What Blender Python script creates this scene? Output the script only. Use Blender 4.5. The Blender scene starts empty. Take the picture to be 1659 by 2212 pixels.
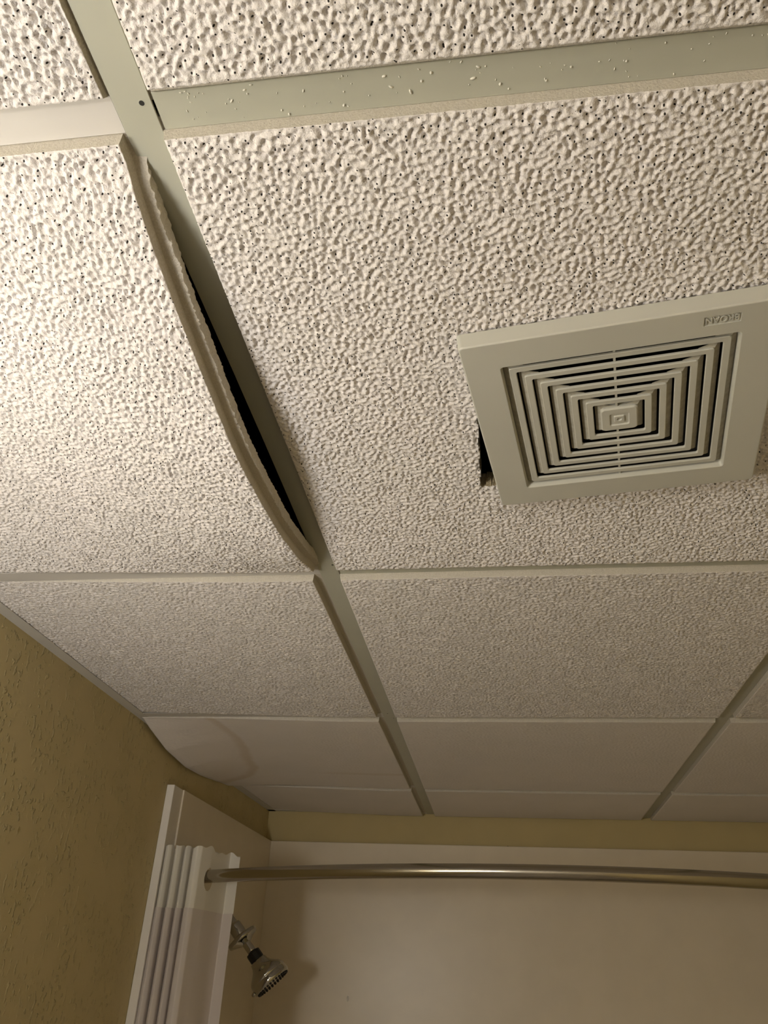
import bpy, bmesh, math, random
import numpy as np
from mathutils import Matrix, Vector

random.seed(7)
rng = np.random.default_rng(11)
SC = bpy.context.scene
COL = SC.collection
H = 2.13                      # height of the suspended ceiling grid
T = 0.6096                    # grid module

# ------------------------------------------------------------------ camera
cam_data = bpy.data.cameras.new('camera')
cam = bpy.data.objects.new('camera', cam_data)
COL.objects.link(cam)
SC.camera = cam
right = Vector((0.99040432, 0.13180243, 0.04156209))
up = Vector((0.03295375, -0.51729216, 0.85517417))
back = Vector((0.13421378, -0.84559857, -0.51667178))
m = Matrix((right, up, back)).transposed().to_4x4()
m.translation = Vector((0.2054, -0.2624, H - 0.45))
cam.matrix_world = m
cam_data.sensor_width = 36.0
cam_data.lens = 1710.8 / 2212.0 * 36.0
cam_data.clip_start = 0.01

# ------------------------------------------------------------------ world, exposure
world = bpy.data.worlds.new('world')
SC.world = world
world.use_nodes = True
world.node_tree.nodes['Background'].inputs[0].default_value = (0.010, 0.009, 0.007, 1)
world.node_tree.nodes['Background'].inputs[1].default_value = 1.0
SC.view_settings.view_transform = 'Standard'
SC.view_settings.look = 'None'
SC.view_settings.gamma = 1.0
SC.view_settings.use_curve_mapping = False
SC.view_settings.exposure = 0.0
LAMP_POS = (-0.405, -0.55, H - 0.44)
LAMP_YS = (-0.01, -0.55, -1.09)
LAMP_RADIUS = 0.06
LAMP_STRENGTH = 61.0
LAMP_COLOR = (1.0, 0.965, 0.91)


# ------------------------------------------------------------------ helpers
def mesh_object(name, verts, faces, mat=None, parent=None, smooth=False, mats=None, mat_idx=None):
    me = bpy.data.meshes.new(name)
    me.from_pydata([tuple(v) for v in verts], [], [tuple(f) for f in faces])
    for q in (mats if mats else [mat]):
        if q:
            me.materials.append(q)
    if mat_idx is not None:
        me.polygons.foreach_set('material_index', np.asarray(mat_idx, np.int32))
    if smooth:
        me.polygons.foreach_set('use_smooth', np.ones(len(me.polygons), bool))
    me.update()
    o = bpy.data.objects.new(name, me)
    COL.objects.link(o)
    if parent:
        o.parent = parent
    return o


def quad_mesh(name, verts, quads, mats, mat_idx, smooth, parent=None):
    """big quad mesh straight from numpy arrays"""
    me = bpy.data.meshes.new(name)
    nv, nf = len(verts), len(quads)
    me.vertices.add(nv)
    me.vertices.foreach_set('co', np.ascontiguousarray(verts, np.float32).ravel())
    me.loops.add(nf * 4)
    me.loops.foreach_set('vertex_index', np.ascontiguousarray(quads, np.int32).ravel())
    me.polygons.add(nf)
    me.polygons.foreach_set('loop_start', np.arange(0, nf * 4, 4, dtype=np.int32))
    me.polygons.foreach_set('loop_total', np.full(nf, 4, np.int32))
    for q in mats:
        me.materials.append(q)
    me.polygons.foreach_set('material_index', np.asarray(mat_idx, np.int32))
    me.polygons.foreach_set('use_smooth', np.asarray(smooth, bool))
    me.update(calc_edges=True)
    me.validate()
    o = bpy.data.objects.new(name, me)
    COL.objects.link(o)
    if parent:
        o.parent = parent
    return o


def empty(name, loc=(0, 0, 0), rotz=0.0, parent=None):
    o = bpy.data.objects.new(name, None)
    COL.objects.link(o)
    o.location = loc
    o.rotation_euler = (0, 0, rotz)
    o.empty_display_size = 0.05
    if parent:
        o.parent = parent
    return o


def tag(o, label=None, cat=None, group=None, kind=None):
    if label:
        o['label'] = label
    if cat:
        o['category'] = cat
    if group:
        o['group'] = group
    if kind:
        o['kind'] = kind
    return o


def box_vf(x0, x1, y0, y1, z0, z1):
    v = [(x0, y0, z0), (x1, y0, z0), (x1, y1, z0), (x0, y1, z0),
         (x0, y0, z1), (x1, y0, z1), (x1, y1, z1), (x0, y1, z1)]
    f = [(0, 3, 2, 1), (4, 5, 6, 7), (0, 1, 5, 4), (1, 2, 6, 5), (2, 3, 7, 6), (3, 0, 4, 7)]
    return v, f


def join_vf(parts):
    V, F = [], []
    for v, f in parts:
        b = len(V)
        V += list(v)
        F += [tuple(i + b for i in q) for q in f]
    return V, F


def box_object(name, b, mat, parent=None, bevel=0.0, segs=2):
    v, f = box_vf(*b)
    o = mesh_object(name, v, f, mat, parent)
    if bevel:
        bm = bmesh.new()
        bm.from_mesh(o.data)
        bmesh.ops.bevel(bm, geom=bm.edges[:], offset=bevel, segments=segs, affect='EDGES', profile=0.5)
        bm.to_mesh(o.data)
        bm.free()
    return o


def loft_vf(loops, close_first=False, close_last=False, ring=False):
    n = len(loops[0])
    V = [p for L in loops for p in L]
    F = []
    cnt = len(loops)
    for a in range(cnt if ring else cnt - 1):
        b = (a + 1) % cnt
        for i in range(n):
            j = (i + 1) % n
            F.append((a * n + i, a * n + j, b * n + j, b * n + i))
    if close_first:
        F.append(tuple(range(n))[::-1])
    if close_last:
        F.append(tuple((cnt - 1) * n + i for i in range(n)))
    return V, F


def fix_normals(o):
    bm = bmesh.new()
    bm.from_mesh(o.data)
    bmesh.ops.remove_doubles(bm, verts=bm.verts[:], dist=1e-6)
    bmesh.ops.recalc_face_normals(bm, faces=bm.faces[:])
    bm.to_mesh(o.data)
    bm.free()


def frame_from(d):
    d = Vector(d).normalized()
    a = Vector((0, 0, 1)) if abs(d.z) < 0.9 else Vector((0, 1, 0))
    x = a.cross(d).normalized()
    return x, d.cross(x), d


def tube_vf(path, radii, n=20, cap=True):
    loops = []
    P = [Vector(p) for p in path]
    for i, p in enumerate(P):
        d = (P[min(i + 1, len(P) - 1)] - P[max(i - 1, 0)])
        x, y, _ = frame_from(d)
        r = radii[i] if hasattr(radii, '__len__') else radii
        loops.append([tuple(p + x * r * math.cos(2 * math.pi * k / n) + y * r * math.sin(2 * math.pi * k / n)) for k in range(n)])
    return loft_vf(loops, cap, cap)


def lathe_vf(origin, axis, prof, n=40):
    """prof: (distance along axis, radius)"""
    x, y, d = frame_from(axis)
    o = Vector(origin)
    loops = [[tuple(o + d * a + (x * math.cos(2 * math.pi * k / n) + y * math.sin(2 * math.pi * k / n)) * max(r, 1e-5))
              for k in range(n)] for a, r in prof]
    return loft_vf(loops, True, True)


# ------------------------------------------------------------------ materials
def new_mat(name, color, rough=0.6, metallic=0.0, spec=0.5):
    mt = bpy.data.materials.new(name)
    mt.use_nodes = True
    nt = mt.node_tree
    b = nt.nodes['Principled BSDF']
    b.inputs['Base Color'].default_value = (*color, 1)
    b.inputs['Roughness'].default_value = rough
    b.inputs['Metallic'].default_value = metallic
    b.inputs['Specular IOR Level'].default_value = spec
    return mt, nt, b


def add_bump(nt, bsdf, height_socket, strength, dist, chain=None):
    bp = nt.nodes.new('ShaderNodeBump')
    bp.inputs['Strength'].default_value = strength
    bp.inputs['Distance'].default_value = dist
    nt.links.new(height_socket, bp.inputs['Height'])
    if chain:
        nt.links.new(chain, bp.inputs['Normal'])
    nt.links.new(bp.outputs['Normal'], bsdf.inputs['Normal'])
    return bp.outputs['Normal']


def noise_node(nt, vec, scale, detail=2.0, rough=0.5):
    n = nt.nodes.new('ShaderNodeTexNoise')
    n.inputs['Scale'].default_value = scale
    n.inputs['Detail'].default_value = detail
    n.inputs['Roughness'].default_value = rough
    nt.links.new(vec, n.inputs['Vector'])
    return n


def ramp(nt, sock, a, b):
    r = nt.nodes.new('ShaderNodeMapRange')
    r.interpolation_type = 'SMOOTHSTEP'
    r.inputs['From Min'].default_value = a
    r.inputs['From Max'].default_value = b
    nt.links.new(sock, r.inputs['Value'])
    return r.outputs['Result']


def mathn(nt, op, a, b=None):
    n = nt.nodes.new('ShaderNodeMath')
    n.operation = op
    for i, q in enumerate((a, b)):
        if q is None:
            continue
        if isinstance(q, (int, float)):
            n.inputs[i].default_value = q
        else:
            nt.links.new(q, n.inputs[i])
    return n.outputs[0]


def mix_color(nt, fac, a, b):
    n = nt.nodes.new('ShaderNodeMix')
    n.data_type = 'RGBA'
    if isinstance(fac, float):
        n.inputs[0].default_value = fac
    else:
        nt.links.new(fac, n.inputs[0])
    for i, q in ((6, a), (7, b)):
        if isinstance(q, tuple):
            n.inputs[i].default_value = (*q, 1)
        else:
            nt.links.new(q, n.inputs[i])
    return n.outputs[2]


def position(nt):
    return nt.nodes.new('ShaderNodeNewGeometry').outputs['Position']


def tile_material(name, stain=False, fine=0.85, holes=0.118):
    mt, nt, b = new_mat(name, (0.80, 0.755, 0.73), 0.9, 0, 0.2)
    pos = position(nt)
    base = noise_node(nt, pos, 9.0, 3.0)
    col = mix_color(nt, ramp(nt, base.outputs['Fac'], 0.3, 0.7), (0.80, 0.755, 0.735), (0.775, 0.735, 0.71))
    n1 = noise_node(nt, pos, 420.0, 3.0, 0.6)
    add_bump(nt, b, n1.outputs['Fac'], fine, 0.0012)
    if stain:
        sep = nt.nodes.new('ShaderNodeSeparateXYZ')
        nt.links.new(pos, sep.inputs[0])
        wob = noise_node(nt, pos, 7.0, 3.0)
        w = mathn(nt, 'MULTIPLY', mathn(nt, 'SUBTRACT', wob.outputs['Fac'], 0.5), 0.30)
        ex = mathn(nt, 'DIVIDE', mathn(nt, 'ADD', sep.outputs[0], 0.510), 0.165)
        ey = mathn(nt, 'DIVIDE', mathn(nt, 'SUBTRACT', sep.outputs[1], 1.385), 0.36)
        r = mathn(nt, 'SQRT', mathn(nt, 'ADD', mathn(nt, 'MULTIPLY', ex, ex), mathn(nt, 'MULTIPLY', ey, ey)))
        r = mathn(nt, 'ADD', r, w)
        inner = ramp(nt, r, 0.86, 0.98)
        outer = ramp(nt, r, 1.07, 1.00)
        ring = mathn(nt, 'MULTIPLY', mathn(nt, 'MULTIPLY', inner, outer), 0.30)
        inside = mathn(nt, 'MULTIPLY', ramp(nt, r, 1.0, 0.85), 0.22)
        col = mix_color(nt, inside, col, (0.78, 0.68, 0.60))
        col = mix_color(nt, ring, col, (0.48, 0.34, 0.17))
        # faint wavy brownish line, fading out away from the main tee
        ly = mathn(nt, 'SUBTRACT', sep.outputs[1], 1.668)
        band = ramp(nt, mathn(nt, 'ABSOLUTE', mathn(nt, 'ADD', ly, mathn(nt, 'MULTIPLY', w, 0.12))), 0.016, 0.004)
        lx = ramp(nt, sep.outputs[0], -0.30, -0.12)
        col = mix_color(nt, mathn(nt, 'MULTIPLY', mathn(nt, 'MULTIPLY', band, lx), 0.22), col, (0.50, 0.40, 0.28))
    if holes:
        vo = nt.nodes.new('ShaderNodeTexVoronoi')
        vo.voronoi_dimensions = '2D'
        vo.inputs['Scale'].default_value = 185.0
        nt.links.new(pos, vo.inputs['Vector'])
        sc = nt.nodes.new('ShaderNodeSeparateColor')
        nt.links.new(vo.outputs['Color'], sc.inputs[0])
        rad = mathn(nt, 'MULTIPLY', ramp(nt, sc.outputs[0], 0.15, 0.7), holes)
        hole = ramp(nt, mathn(nt, 'SUBTRACT', vo.outputs['Distance'], rad), 0.012, -0.015)
        col = mix_color(nt, hole, col, (0.030, 0.026, 0.024))
    nt.links.new(col, b.inputs['Base Color'])
    return mt


M = {}
M['tile'] = tile_material('tile_face')
M['tile_mid'] = tile_material('tile_face_small_pores', fine=0.8, holes=0.07)
M['tile_far'] = tile_material('tile_face_smooth', fine=0.25, holes=0)
M['tile_stain'] = tile_material('tile_face_stained', stain=True, fine=0.25, holes=0)


def edge_material(name, c0, c1, sc, dist):
    mt, nt, b = new_mat(name, c0, 0.95, 0, 0.1)
    pos = position(nt)
    n = noise_node(nt, pos, sc, 4.0, 0.65)
    nt.links.new(mix_color(nt, ramp(nt, n.outputs['Fac'], 0.3, 0.7), c0, c1), b.inputs['Base Color'])
    add_bump(nt, b, n.outputs['Fac'], 0.8, dist)
    return mt


M['tile_edge'] = edge_material('tile_raw_edge', (0.64, 0.60, 0.53), (0.54, 0.495, 0.42), 700.0, 0.0008)
M['tile_core'] = edge_material('tile_fibre_core', (0.50, 0.42, 0.28), (0.30, 0.235, 0.135), 900.0, 0.002)


def paint_material(name, color, rough, bump=0.0, sc=200.0):
    mt, nt, b = new_mat(name, color, rough)
    pos = position(nt)
    n = noise_node(nt, pos, 14.0, 3.0)
    nt.links.new(mix_color(nt, ramp(nt, n.outputs['Fac'], 0.25, 0.75), color, tuple(c * 0.955 for c in color)), b.inputs['Base Color'])
    if bump:
        n2 = noise_node(nt, pos, sc, 2.0)
        add_bump(nt, b, n2.outputs['Fac'], bump, 0.0006)
    return mt


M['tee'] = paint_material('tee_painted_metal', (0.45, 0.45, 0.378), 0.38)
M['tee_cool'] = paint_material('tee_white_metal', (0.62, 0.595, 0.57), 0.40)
M['angle'] = paint_material('angle_white_metal', (0.60, 0.58, 0.55), 0.42)
M['fan'] = paint_material('fan_plastic', (0.545, 0.54, 0.485), 0.42)
M['fan_dusty'] = edge_material('fan_dusty_plastic', (0.46, 0.44, 0.37), (0.36, 0.335, 0.27), 160.0, 0.0004)
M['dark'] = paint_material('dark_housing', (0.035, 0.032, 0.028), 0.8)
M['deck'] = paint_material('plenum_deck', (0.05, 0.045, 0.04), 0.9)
M['surround'] = paint_material('surround_acrylic', (0.74, 0.655, 0.515), 0.33)
M['trim'] = paint_material('surround_trim', (0.80, 0.76, 0.70), 0.35)
M['floor'] = paint_material('floor_tile', (0.42, 0.38, 0.33), 0.5)
M['speck'] = paint_material('paint_spatter', (0.70, 0.68, 0.60), 0.5)
M['black'] = paint_material('black_rubber', (0.012, 0.012, 0.012), 0.5)
M['fixture'] = paint_material('fixture_nickel', (0.55, 0.52, 0.48), 0.35)

mt, nt, b = new_mat('chrome', (0.50, 0.49, 0.45), 0.06, 1.0)
nn = noise_node(nt, position(nt), 60.0, 2.0)
nt.links.new(mathn(nt, 'ADD', mathn(nt, 'MULTIPLY', nn.outputs['Fac'], 0.06), 0.03), b.inputs['Roughness'])
M['chrome'] = mt
mt, nt, b = new_mat('rod_steel', (0.43, 0.40, 0.34), 0.2, 1.0)
nn = noise_node(nt, position(nt), 40.0, 2.0)
nt.links.new(mathn(nt, 'ADD', mathn(nt, 'MULTIPLY', nn.outputs['Fac'], 0.08), 0.14), b.inputs['Roughness'])
M['rod'] = mt

# textured olive wall paint
mt, nt, b = new_mat('wall_paint', (0.50, 0.385, 0.19), 0.72, 0, 0.35)
pos = position(nt)
mp = nt.nodes.new('ShaderNodeMapping')
mp.inputs['Scale'].default_value = (1.0, 1.0, 0.75)
nt.links.new(pos, mp.inputs['Vector'])
n1 = noise_node(nt, mp.outputs[0], 115.0, 2.0, 0.5)
n2 = noise_node(nt, pos, 16.0, 2.0)
spl = mathn(nt, 'MULTIPLY', ramp(nt, n1.outputs['Fac'], 0.555, 0.67), ramp(nt, n2.outputs['Fac'], 0.36, 0.60))
c = mix_color(nt, ramp(nt, n2.outputs['Fac'], 0.3, 0.7), (0.58, 0.485, 0.27), (0.555, 0.465, 0.25))
nt.links.new(c, b.inputs['Base Color'])
add_bump(nt, b, spl, 0.8, 0.0030)
M['wall'] = mt
M['wall_flat'] = paint_material('wall_paint_smooth', (0.51, 0.415, 0.205), 0.7, 0.15, 60.0)


def cloth_material(name, color):
    mt, nt, b = new_mat(name, color, 0.85, 0, 0.2)
    b.inputs['Sheen Weight'].default_value = 0.15
    w = nt.nodes.new('ShaderNodeTexWave')
    w.inputs['Scale'].default_value = 260.0
    w.bands_direction = 'Z'
    nt.links.new(position(nt), w.inputs['Vector'])
    add_bump(nt, b, w.outputs['Fac'], 0.1, 0.0004)
    tr = nt.nodes.new('ShaderNodeBsdfTranslucent')
    tr.inputs[0].default_value = (*color, 1)
    mx = nt.nodes.new('ShaderNodeMixShader')
    mx.inputs[0].default_value = 0.22
    nt.links.new(b.outputs[0], mx.inputs[1])
    nt.links.new(tr.outputs[0], mx.inputs[2])
    nt.links.new(mx.outputs[0], nt.nodes['Material Output'].inputs[0])
    return mt


M['cloth_header'] = cloth_material('curtain_header_cloth', (0.90, 0.87, 0.80))
M['cloth'] = cloth_material('curtain_cloth', (0.80, 0.74, 0.71))

mt = bpy.data.materials.new('lamp_glass')
mt.use_nodes = True
nt = mt.node_tree
nt.nodes.remove(nt.nodes['Principled BSDF'])
em = nt.nodes.new('ShaderNodeEmission')
em.inputs[0].default_value = (*LAMP_COLOR, 1)
em.inputs[1].default_value = LAMP_STRENGTH
nt.links.new(em.outputs[0], nt.nodes['Material Output'].inputs[0])
M['lamp'] = mt

# ------------------------------------------------------------------ room shell
XR = 1.03
YB = 2.185
YF = -1.83
ZT = H + 0.40


def xw(y):
    """the left wall leans in slightly towards the back corner"""
    return -0.513 if y < 1.5 else -0.513 + (y - 1.5) / 0.685 * 0.023


ys = [YF - 0.1, 1.5, YB]
V = [(xw(y), y, z) for y in ys for z in (0.0, ZT)] + [(-0.62, y, z) for y in ys for z in (0.0, ZT)]
F = [(0, 1, 3, 2), (2, 3, 5, 4), (6, 8, 9, 7), (8, 10, 11, 9), (0, 6, 7, 1), (4, 5, 11, 10), (1, 7, 9, 3), (3, 9, 11, 5), (0, 2, 8, 6), (2, 4, 10, 8)]
wl = mesh_object('wall_left', V, F, M['wall'])
fix_normals(wl)
tag(wl, 'olive tan textured wall on the left below the ceiling', kind='structure')
wb = box_object('wall_back', (-0.62, XR + 0.1, YB, YB + 0.1, 0, ZT), M['wall_flat'])
tag(wb, 'olive tan wall strip above the white surround at the back', kind='structure')
wr = box_object('wall_right', (XR, XR + 0.1, YF - 0.1, YB, 0, ZT), M['wall'])
tag(wr, kind='structure')
wf = box_object('wall_front', (-0.62, XR + 0.1, YF - 0.1, YF, 0, ZT), M['trim'])
tag(wf, kind='structure')
fl = box_object('floor', (-0.62, XR + 0.1, YF - 0.1, YB + 0.1, -0.1, 0.0), M['floor'])
tag(fl, kind='structure')
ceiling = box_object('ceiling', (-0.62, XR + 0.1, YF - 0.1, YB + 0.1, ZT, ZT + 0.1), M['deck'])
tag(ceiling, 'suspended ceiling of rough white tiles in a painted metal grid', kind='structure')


# ------------------------------------------------------------------ ceiling grid
def tee_vf(axis, a0, a1, c, z, w=0.024, t=0.0006, bow=None):
    """inverted T: flange at z, thin web and bulb above; axis 'x' or 'y'"""
    prof = [(-w / 2, 0.0004), (-w / 2 + 0.0004, 0), (w / 2 - 0.0004, 0), (w / 2, 0.0004), (w / 2, t), (0.0008, t + 0.0004), (0.0008, 0.030),
            (0.003, 0.031), (0.003, 0.037), (-0.003, 0.037), (-0.003, 0.031), (-0.0008, 0.030), (-0.0008, t + 0.0004), (-w / 2, t)]
    n = 40 if bow else 2
    loops = []
    for k in range(n):
        s = a0 + (a1 - a0) * k / (n - 1)
        o = bow(s) if bow else 0.0
        loops.append([((c + q + o, s, z + h) if axis == 'y' else (s, c + q, z + h)) for q, h in prof])
    return loft_vf(loops, True, True)


def tee(name, axis, a0, a1, c, z, mat, bow=None, label=None):
    v, f = tee_vf(axis, a0, a1, c, z, bow=bow)
    o = mesh_object(name, v, f, mat, ceiling)
    fix_normals(o)
    if label:
        o['label'] = label
    return o


main_bow = lambda y: 0.0016 * math.sin(math.pi * y / T) if 0 < y < T else 0.0
tee_a = tee('main_tee', 'y', YF, YB, 0.0, H - 0.0008, M['tee'], main_bow)
tee_b = tee('main_tee', 'y', YF, YB, T, H - 0.0008, M['tee'])
cross = {}
for j in range(-3, 4):
    y = j * T
    if y < YF + 0.05:
        continue
    for i, (x0, x1) in enumerate(((xw(y), -0.0122), (0.0135, T - 0.0125), (T + 0.0125, XR))):
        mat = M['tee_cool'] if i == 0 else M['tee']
        o = tee('cross_tee', 'x', x0, x1, y + (0.0 if i else -0.0005), H, mat,
                label='cooler white cross tee' if (i == 0 and j == 0) else None)
        cross[(i, j)] = o

# wall angles
AW = 0.022


def angle_left():
    loops = []
    for y in (YF, 1.5, YB):
        x = xw(y)
        loops.append([(x, y, H - 0.0004), (x + AW, y, H - 0.0004), (x + AW, y, H + 0.0004), (x + 0.0008, y, H + 0.0006), (x + 0.0008, y, H + 0.022), (x, y, H + 0.022)])
    v, f = loft_vf(loops, True, True)
    o = mesh_object('wall_angle', v, f, M['angle'], ceiling)
    fix_normals(o)


def angle_straight(x0, x1, y0, y1, lip):
    v, f = join_vf([box_vf(x0, x1, y0, y1, H - 0.0004, H + 0.0004), box_vf(*lip, H + 0.0004, H + 0.022)])
    mesh_object('wall_angle', v, f, M['angle'], ceiling)


angle_left()
angle_straight(xw(YB), XR, YB - AW, YB, (xw(YB), XR, YB - 0.0008, YB))
angle_straight(XR - AW, XR, YF, YB, (XR - 0.0008, XR, YF, YB))
angle_straight(xw(YF), XR, YF, YF + AW, (xw(YF), XR, YF, YF + 0.0008))


# screw holes in the main tee
def hole(x, y, r):
    n = 20
    z = H - 0.0008
    ring = lambda rr, zz: [(x + rr * math.cos(2 * math.pi * k / n), y + rr * math.sin(2 * math.pi * k / n), zz) for k in range(n)]
    v, f = loft_vf([ring(r * 1.5, z - 0.00002), ring(r * 1.12, z - 0.0001), ring(r * 1.0, z - 0.00008)])
    d = len(v)
    v2 = ring(r * 1.0, z - 0.00008)
    f2 = [tuple(range(n))]
    o = mesh_object('screw_hole', v + v2, f + [tuple(i + d for i in f2[0])], mats=[M['tee'], M['black']],
                    mat_idx=[0] * len(f) + [1], parent=tee_a)
    fix_normals(o)


hole(0.0058, -0.0067, 0.0017)
hole(0.0080, 0.5945, 0.0015)
hole(-0.002, 1.205, 0.0014)
hole(0.006, 1.235, 0.0014)

# paint spatter on the cross tee
v_all = []
for k in range(86):
    x = 0.03 + 0.34 * rng.random() ** 1.25
    y = -0.0115 + 0.022 * rng.random()
    r = 0.00034 + 0.00055 * rng.random() ** 2.5
    el = 1.0 + 1.8 * rng.random() ** 2
    a = rng.random() * math.pi
    n = 8
    pts = lambda s, z: [(x + s * r * (el * math.cos(t) * math.cos(a) - math.sin(t) * math.sin(a)),
                         y + s * r * (el * math.cos(t) * math.sin(a) + math.sin(t) * math.cos(a)), z)
                        for t in [2 * math.pi * q / n for q in range(n)]]
    v_all.append(loft_vf([pts(1, H + 0.0001), pts(0.8, H - r * 0.8), pts(0.3, H - r * 1.15)], False, True))
v, f = join_vf(v_all)
sp = mesh_object('paint_specks', v, f, M['speck'], cross[(1, 0)], smooth=True)
fix_normals(sp)
tag(sp, 'tiny hardened drips of pale paint', kind='stuff')

# ------------------------------------------------------------------ ceiling tiles
NN = 1024


def bandpass(lam, width, seed):
    r = np.random.default_rng(seed)
    w = np.fft.rfft2(r.standard_normal((NN, NN)))
    fy = np.fft.fftfreq(NN)[:, None]
    fx = np.fft.rfftfreq(NN)[None, :]
    fr = np.sqrt(fx * fx + fy * fy) + 1e-9
    g = np.exp(-(np.log(fr * lam) ** 2) / (2 * width ** 2))
    q = np.fft.irfft2(w * g, s=(NN, NN))
    return q / q.std()


g1 = bandpass(6.8, 0.34, 1)
g2 = bandpass(3.9, 0.30, 2)
g3 = bandpass(60.0, 0.5, 3)
nz = (g1 + 0.8 * g2) / 1.28


def sstep(a, b, x):
    t = np.clip((x - a) / (b - a), 0, 1)
    return t * t * (3 - 2 * t)


HEIGHT = sstep(-1.5, 0.55, nz) + 0.13 * nz + 0.04 * g3
HEIGHT = HEIGHT - HEIGHT.mean()


def sample_height(x, y):
    u = (x * 1000.0) % NN
    v = (y * 1000.0) % NN
    i0 = np.floor(u).astype(int)
    j0 = np.floor(v).astype(int)
    fu, fv = u - i0, v - j0
    i0 %= NN
    j0 %= NN
    i1, j1 = (i0 + 1) % NN, (j0 + 1) % NN
    A = HEIGHT
    return (A[j0, i0] * (1 - fu) + A[j0, i1] * fu) * (1 - fv) + (A[j1, i0] * (1 - fu) + A[j1, i1] * fu) * fv


def axis_points(a, b, pitch, fine=None, coarse=0.0026):
    """fine pitch inside `fine`, coarse outside"""
    if fine is None:
        return np.linspace(a, b, max(2, int(round((b - a) / pitch)) + 1))
    f0, f1 = max(a, fine[0]), min(b, fine[1])
    out = []
    if f0 > a + 1e-6:
        out.append(np.linspace(a, f0, max(2, int((f0 - a) / coarse) + 1))[:-1])
    out.append(np.linspace(f0, f1, max(2, int(round((f1 - f0) / pitch)) + 1)))
    if f1 < b - 1e-6:
        out.append(np.linspace(f1, b, max(2, int((b - f1) / coarse) + 1))[1:])
    return np.concatenate(out)


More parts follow.
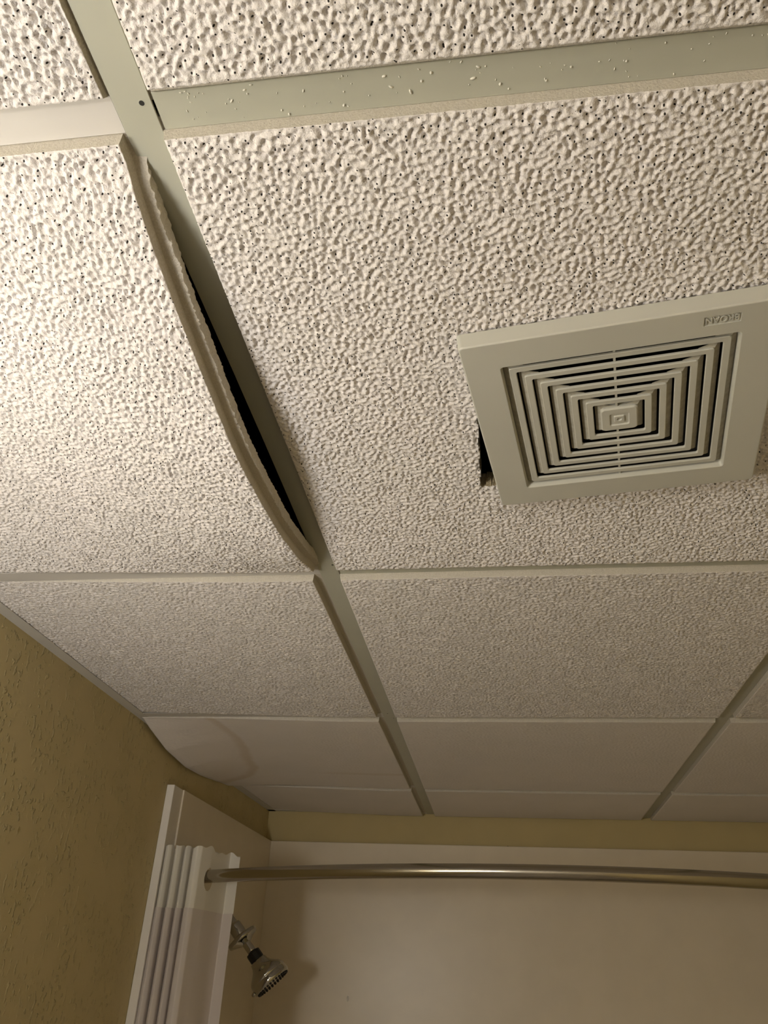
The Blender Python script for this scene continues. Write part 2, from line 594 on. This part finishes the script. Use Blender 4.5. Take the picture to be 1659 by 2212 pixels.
def ceiling_tile(x0, x1, y0, y1, pitch, amp, cut=(), inset=0.0135, fx=None, fy=None, mat='tile', label=None,
                 deform=None, hole_mask=None, drop=0.008, drop_x=None):
    """face with real relief, recessed tegular edge, lip and back; cut: sides that lie flat on a wall angle ('l','r','b','f')"""
    ins = inset if isinstance(inset, tuple) else (inset,) * 4     # left, right, front(-y), back(+y)
    X = axis_points(x0 + ins[0], x1 - ins[1], pitch, fx)
    Y = axis_points(y0 + ins[2], y1 - ins[3], pitch, fy)
    nx, ny = len(X), len(Y)
    GX, GY = np.meshgrid(X, Y)
    h = sample_height(GX, GY)
    edge = np.minimum.reduce([GX - X[0], X[-1] - GX, GY - Y[0], Y[-1] - GY])
    damp = np.clip(edge / 0.004, 0.25, 1.0)
    base = np.full_like(GX, -drop)
    if drop_x is not None:
        base = drop_x(GX, GY)
    GZ = base - amp * h * damp
    verts = np.stack([GX, GY, GZ], -1).reshape(-1, 3)
    idx = np.arange(nx * ny).reshape(ny, nx)
    q = np.stack([idx[:-1, :-1], idx[1:, :-1], idx[1:, 1:], idx[:-1, 1:]], -1)   # facing down
    keep = np.ones((ny - 1, nx - 1), bool)
    if hole_mask is not None:
        cx = 0.5 * (X[:-1] + X[1:])[None, :].repeat(ny - 1, 0)
        cy = 0.5 * (Y[:-1] + Y[1:])[:, None].repeat(nx - 1, 1)
        keep = ~hole_mask(cx, cy)
    quads = [q[keep]]
    mid = [np.zeros(int(keep.sum()), int)]
    smo = [np.ones(int(keep.sum()), bool)]
    # perimeter
    per = np.concatenate([idx[0, :-1], idx[:-1, -1], idx[-1, :0:-1], idx[:0:-1, 0]])
    sx = np.zeros(len(per))
    sy = np.zeros(len(per))
    P = verts[per]
    ob = {'l': 0.0105, 'r': 0.0105, 'f': 0.0105, 'b': 0.0105}
    e_l, e_r = np.isclose(P[:, 0], X[0]), np.isclose(P[:, 0], X[-1])
    e_f, e_b = np.isclose(P[:, 1], Y[0]), np.isclose(P[:, 1], Y[-1])
    prev = per
    nv = nx * ny
    vs = [verts]
    steps = [(0.0016, drop + 0.0008, 0.0), (0.0090, drop + 0.0014, 0.0007), (0.0092, drop + 0.0125, 0.0004)]
    for out, dz, jit in steps:
        o = lambda side: 0.0 if side in cut else (max(out, ins[1] - 0.0078) if side == 'r' and out > 0.005 else out)
        Q = P.copy()
        Q[:, 0] += e_r * o('r') - e_l * o('l')
        Q[:, 1] += e_b * o('b') - e_f * o('f')
        bz = base.reshape(-1)[per]
        Q[:, 2] = bz + dz
        sl = np.r_[0, np.cumsum(np.linalg.norm(np.diff(P[:, :2], axis=0), axis=1))]
        jn = np.zeros(len(per))
        for step, wgt in ((0.0017, 0.75), (0.0042, 0.55), (0.016, 0.55)):
            kn = np.arange(0, sl[-1] + 2 * step, step)
            jn += np.interp(sl, kn, rng.standard_normal(len(kn))) * wgt * jit
        Q[:, 0] += jn * (e_r * 1.0 - e_l * 1.0)
        Q[:, 1] += jn * (e_b * 1.0 - e_f * 1.0)
        vs.append(Q)
        cur = np.arange(nv, nv + len(per))
        nv += len(per)
        a, bb = prev, np.roll(prev, -1)
        c, d = cur, np.roll(cur, -1)
        quads.append(np.stack([a, c, d, bb], -1)[:, ::-1])
        mid.append(np.full(len(per), 1))
        smo.append(np.zeros(len(per), bool))
        prev = cur
    # edges of an opening
    if hole_mask is not None:
        kv = np.pad(keep, 1, constant_values=True)
        pairs = []
        # vertical edges between faces (j,i-1),(j,i)
        a = keep[:, :-1] != keep[:, 1:]
        jj, ii = np.nonzero(a)
        pairs.append(np.stack([idx[jj, ii + 1], idx[jj + 1, ii + 1]], -1))
        a = keep[:-1, :] != keep[1:, :]
        jj, ii = np.nonzero(a)
        pairs.append(np.stack([idx[jj + 1, ii], idx[jj + 1, ii + 1]], -1))
        pr = np.concatenate(pairs)
        uniq, inv = np.unique(pr, return_inverse=True)
        inv = inv.reshape(pr.shape)
        lower = uniq
        for dz in (0.008, 0.017):
            Q = verts[uniq].copy()
            Q[:, 2] = -drop + dz
            Q[:, :2] += rng.standard_normal((len(uniq), 2)) * 0.0006
            vs.append(Q)
            cur = np.arange(nv, nv + len(uniq))
            nv += len(uniq)
            quads.append(np.stack([lower[inv[:, 0]], lower[inv[:, 1]], cur[inv[:, 1]], cur[inv[:, 0]]], -1))
            mid.append(np.full(len(pr), 2))
            smo.append(np.zeros(len(pr), bool))
            lower = cur
    VV = np.concatenate(vs)
    if deform:
        VV = deform(VV)
    VV[:, 2] += H
    QQ = np.concatenate(quads)
    o = quad_mesh('ceiling_tile', VV, QQ, [M[mat], M['tile_edge'], M['tile_core']], np.concatenate(mid), np.concatenate(smo), ceiling)
    if label:
        o['label'] = label
    return o


# --- fan placement is needed for the cut-out
FAN_C = (0.3171, 0.2985)
FAN_A = math.radians(-8.05)
FAN_Z = H - 0.0235
ca, sa = math.cos(FAN_A), math.sin(FAN_A)


def fan_uv(x, y):
    dx, dy = x - FAN_C[0], y - FAN_C[1]
    return dx * ca + dy * sa, -dx * sa + dy * ca


def fan_hole(x, y):
    u, v = fan_uv(x, y)
    house = (np.abs(u) < 0.106) & (np.abs(v) < 0.106)
    wob = 0.0006 * np.sin(v * 180) + 0.0004 * np.sin(v * 420 + 1.0)
    left = -0.1195 - 0.0165 * np.clip((v + 0.02) / 0.115, 0, 1) + wob
    notch = (u > left) & (u < -0.10) & (v > -0.03) & (v < 0.102 + 0.0015 * np.sin(u * 600))
    return house | notch


# --- the tile that has slipped off the main tee and sags
SY = [0, .018, .042, .07, .11, .155, .205, .262, .30, .375, .44, .53, .59, .61]
SZ = [0, -.001, -.0085, -.0160, -.0235, -.0300, -.0360, -.0425, -.0445, -.041, -.036, -.020, -.001, 0]
ky = np.linspace(0, .61, 123)
kz = np.convolve(np.pad(np.interp(ky, SY, SZ), 5, mode='edge'), np.hanning(13)[1:-1] / np.hanning(13).sum(), 'valid')
kz = kz * sstep(0.012, 0.045, ky)


def sag_main(V):
    s = np.interp(V[:, 1], ky, kz)
    t = np.clip((V[:, 0] + 0.33) / 0.31, 0, 1)
    V[:, 2] += s * t ** 1.3
    return V


# --- the stained tile whose wall edge has curled down
CY = [1.20, 1.24, 1.28, 1.378, 1.5, 1.60, 1.66, 1.75, 1.83]
CZ = [0, -.003, -.012, -.029, -.036, -.031, -.025, -.015, -.007]


def curl_wall(V):
    s = np.interp(V[:, 1], CY, CZ)
    t = np.clip((-0.30 - V[:, 0]) / 0.19, 0, 1)
    V[:, 2] += s * t ** 1.7
    return V


def lift_left(x, y):
    return -0.008 + 0.0095 * np.clip((-0.10 - x) / 0.38, 0, 1)


R = {j: (j * T, (j + 1) * T) for j in range(-3, 3)}
XA0 = -0.509
LI = 0.0225        # the left column sits about a centimetre short of the main tee
for j in range(-3, 3):
    y0, y1 = R[j]
    far = j < -1
    # left column
    kw = dict(cut=('l',), drop_x=lift_left)
    if far:
        ceiling_tile(XA0, 0, y0, y1, 0.02, 0.0005, inset=(0.003, LI, .0135, .0135), **kw)
        ceiling_tile(0, T, y0, y1, 0.02, 0.0005)
    elif j == -1:
        ceiling_tile(XA0, 0, y0, y1, 0.0010, 0.0023, inset=(0.003, 0.0150, .0135, .0135), fx=(-0.20, 0), fy=(-0.16, 0), cut=('l',), drop=0.0035, drop_x=lambda x, y: lift_left(x, y) + 0.0045)
        ceiling_tile(0, T, y0, y1, 0.0010, 0.0023, fx=(0, 0.46), fy=(-0.14, 0), inset=(.0135, .0135, .0135, .0155), drop=0.0035)
    elif j == 0:
        ceiling_tile(XA0, 0, y0, y1, 0.0010, 0.0023, inset=(0.003, .0160, .0135, .0135), fx=(-0.46, 0), deform=sag_main,
                     label='sagging tile slipped off the main tee along its right edge', **kw)
        ceiling_tile(0, T, y0, y1, 0.0010, 0.0023, hole_mask=fan_hole, label='rough white tile cut out around the exhaust fan')
    elif j == 1:
        ceiling_tile(XA0, 0, y0, y1, 0.0016, 0.0021, inset=(0.003, LI, .0135, .0135), mat='tile_mid', **kw)
        ceiling_tile(0, T, y0, y1, 0.0016, 0.0021, mat='tile_mid')
    elif j == 2:
        ceiling_tile(XA0 + 0.003, 0, y0, y1, 0.0024, 0.0009, inset=(0.003, LI, .0135, .0135), mat='tile_stain', deform=curl_wall,
                     label='water stained tile with a brown ring, curled down at the wall', **kw)
        ceiling_tile(0, T, y0, y1, 0.0024, 0.0013, mat='tile_far')
    # right column
    ceiling_tile(T, XR - 0.004, y0, y1, 0.02 if j < -1 else 0.0024, (0.0005, 0.0020, 0.0020, 0.0020, 0.0013)[max(0, j + 2)], cut=('r',), inset=(.0135, .003, .0135, .0135),
                 mat='tile_far' if j == 2 else 'tile_mid')
YE = YB - 0.004
ceiling_tile(XA0 + 0.018, 0, 3 * T, YE, 0.004, 0.0004, cut=('l', 'b'), inset=(.003, LI, .0135, .003), mat='tile_far', drop_x=lift_left,
             label='narrow cut tile in the back left corner')
ceiling_tile(0, T, 3 * T, YE, 0.004, 0.0004, cut=('b',), inset=(.0135, .0135, .0135, .003), mat='tile_far')
ceiling_tile(T, XR - 0.004, 3 * T, YE, 0.004, 0.0004, cut=('r', 'b'), inset=(.0135, .003, .0135, .003), mat='tile_far')

# ------------------------------------------------------------------ exhaust fan
fan = empty('exhaust_fan', (FAN_C[0], FAN_C[1], FAN_Z), FAN_A)
tag(fan, 'square off-white exhaust fan grille with concentric rings set in the ceiling tile', 'exhaust fan')


def rsq(hu, hv, r, z, n=6, cu=0.0, cv=0.0):
    pts = []
    for qx, qy, a0 in ((1, 1, 0), (-1, 1, 90), (-1, -1, 180), (1, -1, 270)):
        for k in range(n + 1):
            a = math.radians(a0 + 90 * k / n)
            pts.append((cu + qx * (hu - r) + r * math.cos(a), cv + qy * (hv - r) + r * math.sin(a), z))
    return pts


def loft_object(name, loops, mat, parent, ring=False, cf=False, cl=False):
    v, f = loft_vf(loops, cf, cl, ring)
    o = mesh_object(name, v, f, mat, parent)
    fix_normals(o)
    return o


fr = loft_object('grille_frame', [rsq(.1195, .1195, .004, .0135), rsq(.1182, .1182, .004, .0012), rsq(.1174, .1174, .0035, .0002), rsq(.1168, .1168, .003, 0),
                                  rsq(.0897, .0897, .0028, 0), rsq(.0892, .0892, .0026, .0004), rsq(.0882, .0882, .0022, .0040), rsq(.0880, .0880, .002, .0095),
                                  rsq(.112, .112, .003, .0112), rsq(.1165, .1165, .003, .0135)], M['fan'], fan, ring=True)
# sunken name plate, cut into the frame face
LU, LV = 0.0746, -0.1055
cutter_v, cutter_f = loft_vf([rsq(.0129, .0047, .0006, -.002, 3, LU, LV), rsq(.0127, .0045, .0006, .0010, 3, LU, LV)], True, True)
cutter = mesh_object('cutter', cutter_v, cutter_f)
cutter.parent = fan
fix_normals(cutter)
md = fr.modifiers.new('plate', 'BOOLEAN')
md.operation = 'DIFFERENCE'
md.object = cutter
md.solver = 'EXACT'
bpy.context.view_layer.update()
dg = bpy.context.evaluated_depsgraph_get()
nm = bpy.data.meshes.new_from_object(fr.evaluated_get(dg))
fr.modifiers.clear()
fr.data = nm
bpy.data.objects.remove(cutter)
# raised lettering, reading upside down from here
cu = bpy.data.curves.new('lettering', 'FONT')
cu.body = 'BROAN'
cu.size = 0.0085
cu.extrude = 0.0004
cu.offset = 0.00012
cu.align_x = 'CENTER'
cu.align_y = 'CENTER'
to = bpy.data.objects.new('lettering_source', cu)
COL.objects.link(to)
bpy.context.view_layer.update()
dg = bpy.context.evaluated_depsgraph_get()
tm = bpy.data.meshes.new_from_object(to.evaluated_get(dg))
bpy.data.objects.remove(to)
co = np.empty(len(tm.vertices) * 3, np.float32)
tm.vertices.foreach_get('co', co)
co = co.reshape(-1, 3)
co[:, 0] -= 0.5 * (co[:, 0].min() + co[:, 0].max())
co[:, 1] -= 0.5 * (co[:, 1].min() + co[:, 1].max())
kx = 0.0230 / (co[:, 0].max() - co[:, 0].min())
kyy = 0.0064 / (co[:, 1].max() - co[:, 1].min())
new = np.stack([LU - co[:, 0] * kx, LV + co[:, 1] * kyy, 0.0006 - co[:, 2]], 1)
tm.vertices.foreach_set('co', new.astype(np.float32).ravel())
tm.materials.clear()
tm.materials.append(M['fan'])
lt = bpy.data.objects.new('raised_lettering', tm)
COL.objects.link(lt)
lt.parent = fr
fix_normals(lt)

def circ(r, z, n, cu=0.0, cv=0.0):
    base = rsq(r, r, r * .999, z, 6, cu, cv)
    return base


boss = loft_object('center_boss', [rsq(.0154, .0154, .003, .0095), rsq(.0154, .0154, .003, .0030), rsq(.0142, .0142, .003, .0016), rsq(.0083, .0083, .002, .0016),
                            rsq(.0075, .0075, .002, .0027), rsq(.0046, .0046, .0012, .0027), rsq(.0040, .0040, .0012, .0017), circ(.0022, .0017, 0), circ(.0018, .0027, 0)],
            M['fan'], fan, cf=True, cl=True)
halves = [.0835, .0722, .0610, .0496, .0383, .0267]
RW = 0.0056
for k, hh in enumerate(halves + [.0152]):
    w0 = 0.0026
    ring_o = boss if k == 6 else loft_object('louver_ring', [rsq(hh, hh, .0020, w0 + .0021, 4), rsq(hh, hh, .0020, w0 + .0006, 4), rsq(hh - .0005, hh - .0005, .0018, w0, 4),
                                         rsq(hh - RW + .0005, hh - RW + .0005, .0018, w0, 4), rsq(hh - RW, hh - RW, .0016, w0 + .0006, 4), rsq(hh - RW, hh - RW, .0016, w0 + .0021, 4)],
                         M['fan'], fan, ring=True)
    for s in (-1, 1):
        z0, z1 = w0 + .0012, w0 + .0042
        gx = hh + .0044
        e = hh - 0.0005
        tk = .0006
        low = [(s * (hh - .001), -e - .0005, z0), (s * gx, -e - .003, z1), (s * gx, e + .003, z1), (s * (hh - .001), e + .0005, z0)]
        v = [p for p in low] + [(p[0], p[1], p[2] + tk) for p in low]
        f = [(0, 1, 2, 3), (7, 6, 5, 4), (0, 4, 5, 1), (1, 5, 6, 2), (2, 6, 7, 3), (3, 7, 4, 0)]
        # the vane wraps a short way round each corner
        for t in (-1, 1):
            b0 = len(v)
            tri = [(s * hh, t * (hh - .0003), z0), (s * (hh - .0115), t * (hh - .0003), z0 + .0012), (s * (hh + .0035), t * (hh + .0035), z1)]
            v += tri + [(p[0], p[1], p[2] + tk) for p in tri]
            f += [(b0, b0 + 1, b0 + 2), (b0 + 5, b0 + 4, b0 + 3), (b0, b0 + 3, b0 + 4, b0 + 1), (b0 + 1, b0 + 4, b0 + 5, b0 + 2), (b0 + 2, b0 + 5, b0 + 3, b0)]
        o = mesh_object('louver_vane', v, f, M['fan_dusty'], ring_o)
        fix_normals(o)
        o['label'] = 'grey dusty slanted vane'
for s in (-1, 1):
    box_object('center_rib', (-.0026, -.0008, min(s * .014, s * .0885), max(s * .014, s * .0885), .0040, .0060), M['fan'], fan)


# housing above the grille
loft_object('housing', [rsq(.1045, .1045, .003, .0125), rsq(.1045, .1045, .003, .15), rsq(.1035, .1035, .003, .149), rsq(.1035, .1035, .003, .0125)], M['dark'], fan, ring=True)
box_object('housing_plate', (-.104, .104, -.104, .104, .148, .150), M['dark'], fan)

# ------------------------------------------------------------------ shower surround
sur = empty('shower_surround', (0, YB, 0.4))
tag(sur, 'white acrylic shower surround lining the back corner below the olive wall strip', 'shower surround')
ST = H - 0.086


def world_box(name, bx, mat, parent, bevel=0.0):
    ox, oy, oz = parent.location
    o = box_object(name, (bx[0] - ox, bx[1] - ox, bx[2] - oy, bx[3] - oy, bx[4] - oz, bx[5] - oz), mat, parent, bevel)
    return o


world_box('back_panel', (-0.478, XR - 0.03, YB - 0.014, YB - 0.0005, 0.4, ST), M['surround'], sur, 0.002)


def leaning_slab(name, y0, y1, proud, z0, z1, mat, parent, bevel=0.0012):
    ox, oy, oz = parent.location
    xa, xb = xw(y0), xw(y1)
    v = []
    for z in (z0, z1):
        v += [(xa + .0004, y0, z), (xa + proud, y0, z), (xb + proud, y1, z), (xb + .0004, y1, z)]
    v = [(p[0] - ox, p[1] - oy, p[2] - oz) for p in v]
    f = [(0, 3, 2, 1), (4, 5, 6, 7), (0, 1, 5, 4), (1, 2, 6, 5), (2, 3, 7, 6), (3, 0, 4, 7)]
    o = mesh_object(name, v, f, mat, parent)
    bm = bmesh.new()
    bm.from_mesh(o.data)
    bmesh.ops.bevel(bm, geom=bm.edges[:], offset=bevel, segments=2, affect='EDGES', profile=0.5)
    bmesh.ops.recalc_face_normals(bm, faces=bm.faces[:])
    bm.to_mesh(o.data)
    bm.free()
    return o


leaning_slab('edge_trim', 1.440, 1.4925, 0.0175, 0.4, ST, M['trim'], sur)
leaning_slab('side_panel', 1.4928, YB - 0.0142, 0.0210, 0.4, ST, M['surround'], sur)
v, f = lathe_vf((0.2205 - sur.location.x, YB - 0.006 - sur.location.y, ST - 0.0003 - sur.location.z), (0, 0, 1), [(-.001, .002), (0.001, .0022), (0.0022, .0012)], 10)
o = mesh_object('nail_head', v, f, M['black'], sur)
v, f = lathe_vf((-0.2147 - sur.location.x, YB - 0.0138 - sur.location.y, H - 0.4725 - sur.location.z), (0, -1, 0), [(0, .0028), (0.0006, .0022), (0.0009, .001)], 12)
v = [(p[0], p[1], (p[2] - (H - 0.4725 - sur.location.z)) * 2.6 + (H - 0.4725 - sur.location.z)) for p in v]
o = mesh_object('pale_fleck', v, f, M['trim'], sur, smooth=True)  # small upright pale fleck, slightly raised on the back panel
o['label'] = 'small pale fleck on the panel'

# ------------------------------------------------------------------ shower rod
RZ = H - 0.262


def rod_y(x):
    return 1.268 + 0.39 * (x - 0.33) ** 2


rod = empty('shower_rod', (0.33, rod_y(0.33), RZ))
tag(rod, 'brushed steel curved shower curtain rod crossing in front of the surround', 'shower rod')
xs = np.linspace(-0.4965, XR - 0.004, 70)
v, f = tube_vf([(x - .33, rod_y(x) - rod.location.y, 0) for x in xs], 0.0127, 28)
mesh_object('rod_tube', v, f, M['rod'], rod, smooth=True)
for xe, d in ((-0.4962, 1), (XR - 0.0005, -1)):
    v, f = lathe_vf((xe - .33, rod_y(xe) - rod.location.y, 0), (d, 0, 0), [(0, .034), (.004, .034), (.010, .028), (.022, .0185), (.03, .0175)], 32)
    mesh_object('wall_flange', v, f, M['rod'], rod, smooth=True)

# ------------------------------------------------------------------ shower curtain
cur = empty('shower_curtain', (-0.43, 1.48, RZ))
tag(cur, 'white shower curtain bunched in folds at the left end of the rod', 'shower curtain')
plan = [(-.4945, 1.470), (-.4935, 1.445), (-.486, 1.438), (-.4805, 1.446), (-.4785, 1.474), (-.4745, 1.474), (-.4725, 1.446), (-.4660, 1.438), (-.4600, 1.447),
        (-.4585, 1.470), (-.4560, 1.472), (-.4535, 1.450), (-.4470, 1.441), (-.4410, 1.452), (-.4400, 1.476), (-.4365, 1.476), (-.4345, 1.448), (-.4290, 1.436),
        (-.4190, 1.431), (-.4110, 1.438), (-.4020, 1.475), (-.3890, 1.562), (-.3780, 1.556), (-.3615, 1.548)]


def smooth_plan(pts, n=620, rad=7):
    P = np.array(pts)
    d = np.r_[0, np.cumsum(np.linalg.norm(np.diff(P, axis=0), axis=1))]
    s = np.linspace(0, d[-1], n)
    Q = np.stack([np.interp(s, d, P[:, 0]), np.interp(s, d, P[:, 1])], 1)
    k = np.hanning(2 * rad + 1)
    k /= k.sum()
    for c in range(2):
        Q[:, c] = np.convolve(np.pad(Q[:, c], rad, mode='edge'), k, 'valid')
    return Q


PL = smooth_plan(plan)


def curtain_sheet(name, z0, z1, nz_, mat, grow, holes, off=0.0):
    zs_ = np.linspace(z0, z1, nz_)
    n = len(PL)
    V = np.zeros((nz_, n, 3))
    s = np.linspace(0, 1, n)
    for i, z in enumerate(zs_):
        q = (RZ + 0.05 - z)
        w = min(q * grow, 0.5)
        V[i, :, 0] = PL[:, 0] + 0.0035 * np.sin(s * 37 + z * 6) * w * 2 + off
        V[i, :, 1] = PL[:, 1] + 0.010 * np.sin(s * 23 + 1.0 + z * 3) * w
        V[i, :, 2] = z + (0.004 * np.sin(s * 29.0) + 0.003 * np.sin(s * 61.0 + 1)) * (1 if i == 0 and holes else 0)
    ry = np.array([rod_y(x) for x in PL[:, 0]])
    keep = np.ones((nz_ - 1, n - 1), bool)
    if holes:
        cy = 0.5 * (V[:-1, :-1, 1] + V[1:, 1:, 1])
        cx = 0.5 * (V[:-1, :-1, 0] + V[1:, 1:, 0])
        cz = 0.5 * (V[:-1, :-1, 2] + V[1:, 1:, 2])
        dy = cy - (1.268 + 0.39 * (cx - 0.33) ** 2)
        dz = cz - (RZ - 0.006)
        keep = (dy ** 2 / 0.0185 ** 2 + dz ** 2 / 0.0215 ** 2) > 1
    idx = np.arange(nz_ * n).reshape(nz_, n)
    q = np.stack([idx[:-1, :-1], idx[:-1, 1:], idx[1:, 1:], idx[1:, :-1]], -1)[keep]
    VV = V.reshape(-1, 3) - np.array(cur.location)
    return quad_mesh(name, VV, q, [mat], np.zeros(len(q), int), np.ones(len(q), bool), cur)


hd = curtain_sheet('header_band', RZ + 0.052, RZ - 0.063, 46, M['cloth_header'], 0.0, True)
hd['label'] = 'brighter white header band with a rod opening'
curtain_sheet('curtain_panel', RZ - 0.0625, 0.35, 40, M['cloth'], 0.35, False, -0.0012)

# ------------------------------------------------------------------ shower head
sy_ = 1.87
head = empty('showerhead', (xw(sy_) + 0.021, sy_, H - 0.30))
tag(head, 'chrome shower head on its arm poking out from behind the curtain', 'shower head')
hl = Vector(head.location)
axis = Vector((0.66, 0.07, -0.73)).normalized()
P_nut = Vector((-0.404, sy_, H - 0.3825))
P_esc = Vector((-0.4335, sy_ + 0.006, H - 0.3545))


def loc(p):
    return tuple(Vector(p) - hl)


bend = [Vector((xw(sy_) + 0.0215, sy_ + 0.015, H - 0.305)), Vector((-0.478, sy_ + 0.013, H - 0.310)), Vector((-0.462, sy_ + 0.010, H - 0.324)),
        P_esc, P_nut - axis * 0.004, P_nut + axis * 0.004]
v, f = tube_vf([loc(p) for p in bend], 0.0108, 20)
mesh_object('shower_arm', v, f, M['chrome'], head, smooth=True)
v, f = lathe_vf(loc(P_esc - axis * 0.006), axis, [(0, .0330), (.0015, .0385), (.0095, .0388), (.0115, .0370), (.016, .024), (.021, .0150), (.0225, .0125)], 40)
mesh_object('escutcheon', v, f, M['chrome'], head, smooth=True)
v, f = lathe_vf(loc(P_esc - axis * 0.040), axis, [(0, .0120), (.001, .0160), (.006, .0172), (.030, .0172), (.0345, .0160), (.0355, .0120)], 24)
mesh_object('arm_collar', v, f, M['chrome'], head, smooth=True)
v, f = lathe_vf(loc(P_nut + axis * 0.001), axis, [(0, .013), (.001, .0165), (.004, .0172), (.019, .0172), (.022, .0165), (.0235, .012)], 12)
mesh_object('swivel_nut', v, f, M['black'], head)
hb = P_nut + axis * 0.022
v, f = lathe_vf(loc(hb), axis, [(0, .013), (.003, .0200), (.012, .0222), (.019, .0262), (.026, .0335), (.033, .0408), (.039, .0450), (.0462, .0466),
                                (.0468, .0457), (.0476, .0466), (.0570, .0472), (.0620, .0464), (.0640, .0430), (.0625, .0405)], 56)
mesh_object('head_body', v, f, M['chrome'], head, smooth=True)
v, f = lathe_vf(loc(hb), axis, [(.0600, .040), (.0622, .0395), (.0628, .022), (.0640, .020), (.0640, .002)], 48)
mesh_object('spray_face', v, f, M['chrome'], head, smooth=True)
ax_x, ax_y, _ = frame_from(axis)
for k in range(30):
    a = 2 * math.pi * k / 30
    p = hb + axis * 0.0612 + (ax_x * math.cos(a) + ax_y * math.sin(a)) * 0.0395
    v, f = lathe_vf(loc(p), axis, [(0, .0030), (.0045, .0028), (.0060, .0016)], 8)
    mesh_object('spray_nozzle', v, f, M['black'], head)
# lever tab on the rim
tp = hb + axis * 0.056
tdir = Vector((-0.45, -0.35, -0.82))
tdir = (tdir - axis * tdir.dot(axis)).normalized()
v, f = tube_vf([loc(tp + tdir * 0.040), loc(tp + tdir * 0.050), loc(tp + tdir * 0.054)], [0.0060, 0.0052, 0.0025], 12)
mesh_object('spray_lever', v, f, M['chrome'], head, smooth=True)

# ------------------------------------------------------------------ vanity lamp on the left wall, behind the camera
lamp = empty('vanity_lamp', (xw(LAMP_POS[1]), LAMP_POS[1], LAMP_POS[2]))
tag(lamp, 'bar lamp with three frosted glass globes on the left wall', 'wall lamp')
dx = LAMP_POS[0] - xw(LAMP_POS[1])
box_object('back_plate', (0.0005, 0.018, -0.68, 0.68, -0.075, -0.005), M['fixture'], lamp, 0.004)
bm = bmesh.new()
bmesh.ops.create_icosphere(bm, subdivisions=3, radius=LAMP_RADIUS)
gv0 = [tuple(p.co) for p in bm.verts]
gf = [tuple(q.index for q in fc.verts) for fc in bm.faces]
bm.free()
for ly in LAMP_YS:
    oy = ly - LAMP_POS[1]
    v, f = tube_vf([(0.016, oy, -0.04), (dx * .5, oy, -0.055), (dx - .006, oy, -0.075), (dx, oy, -0.057)], 0.008, 14)
    mesh_object('lamp_arm', v, f, M['fixture'], lamp, smooth=True)
    mesh_object('glass_globe', [(a + dx, b_ + oy, c_) for a, b_, c_ in gv0], gf, M['lamp'], lamp, smooth=True)
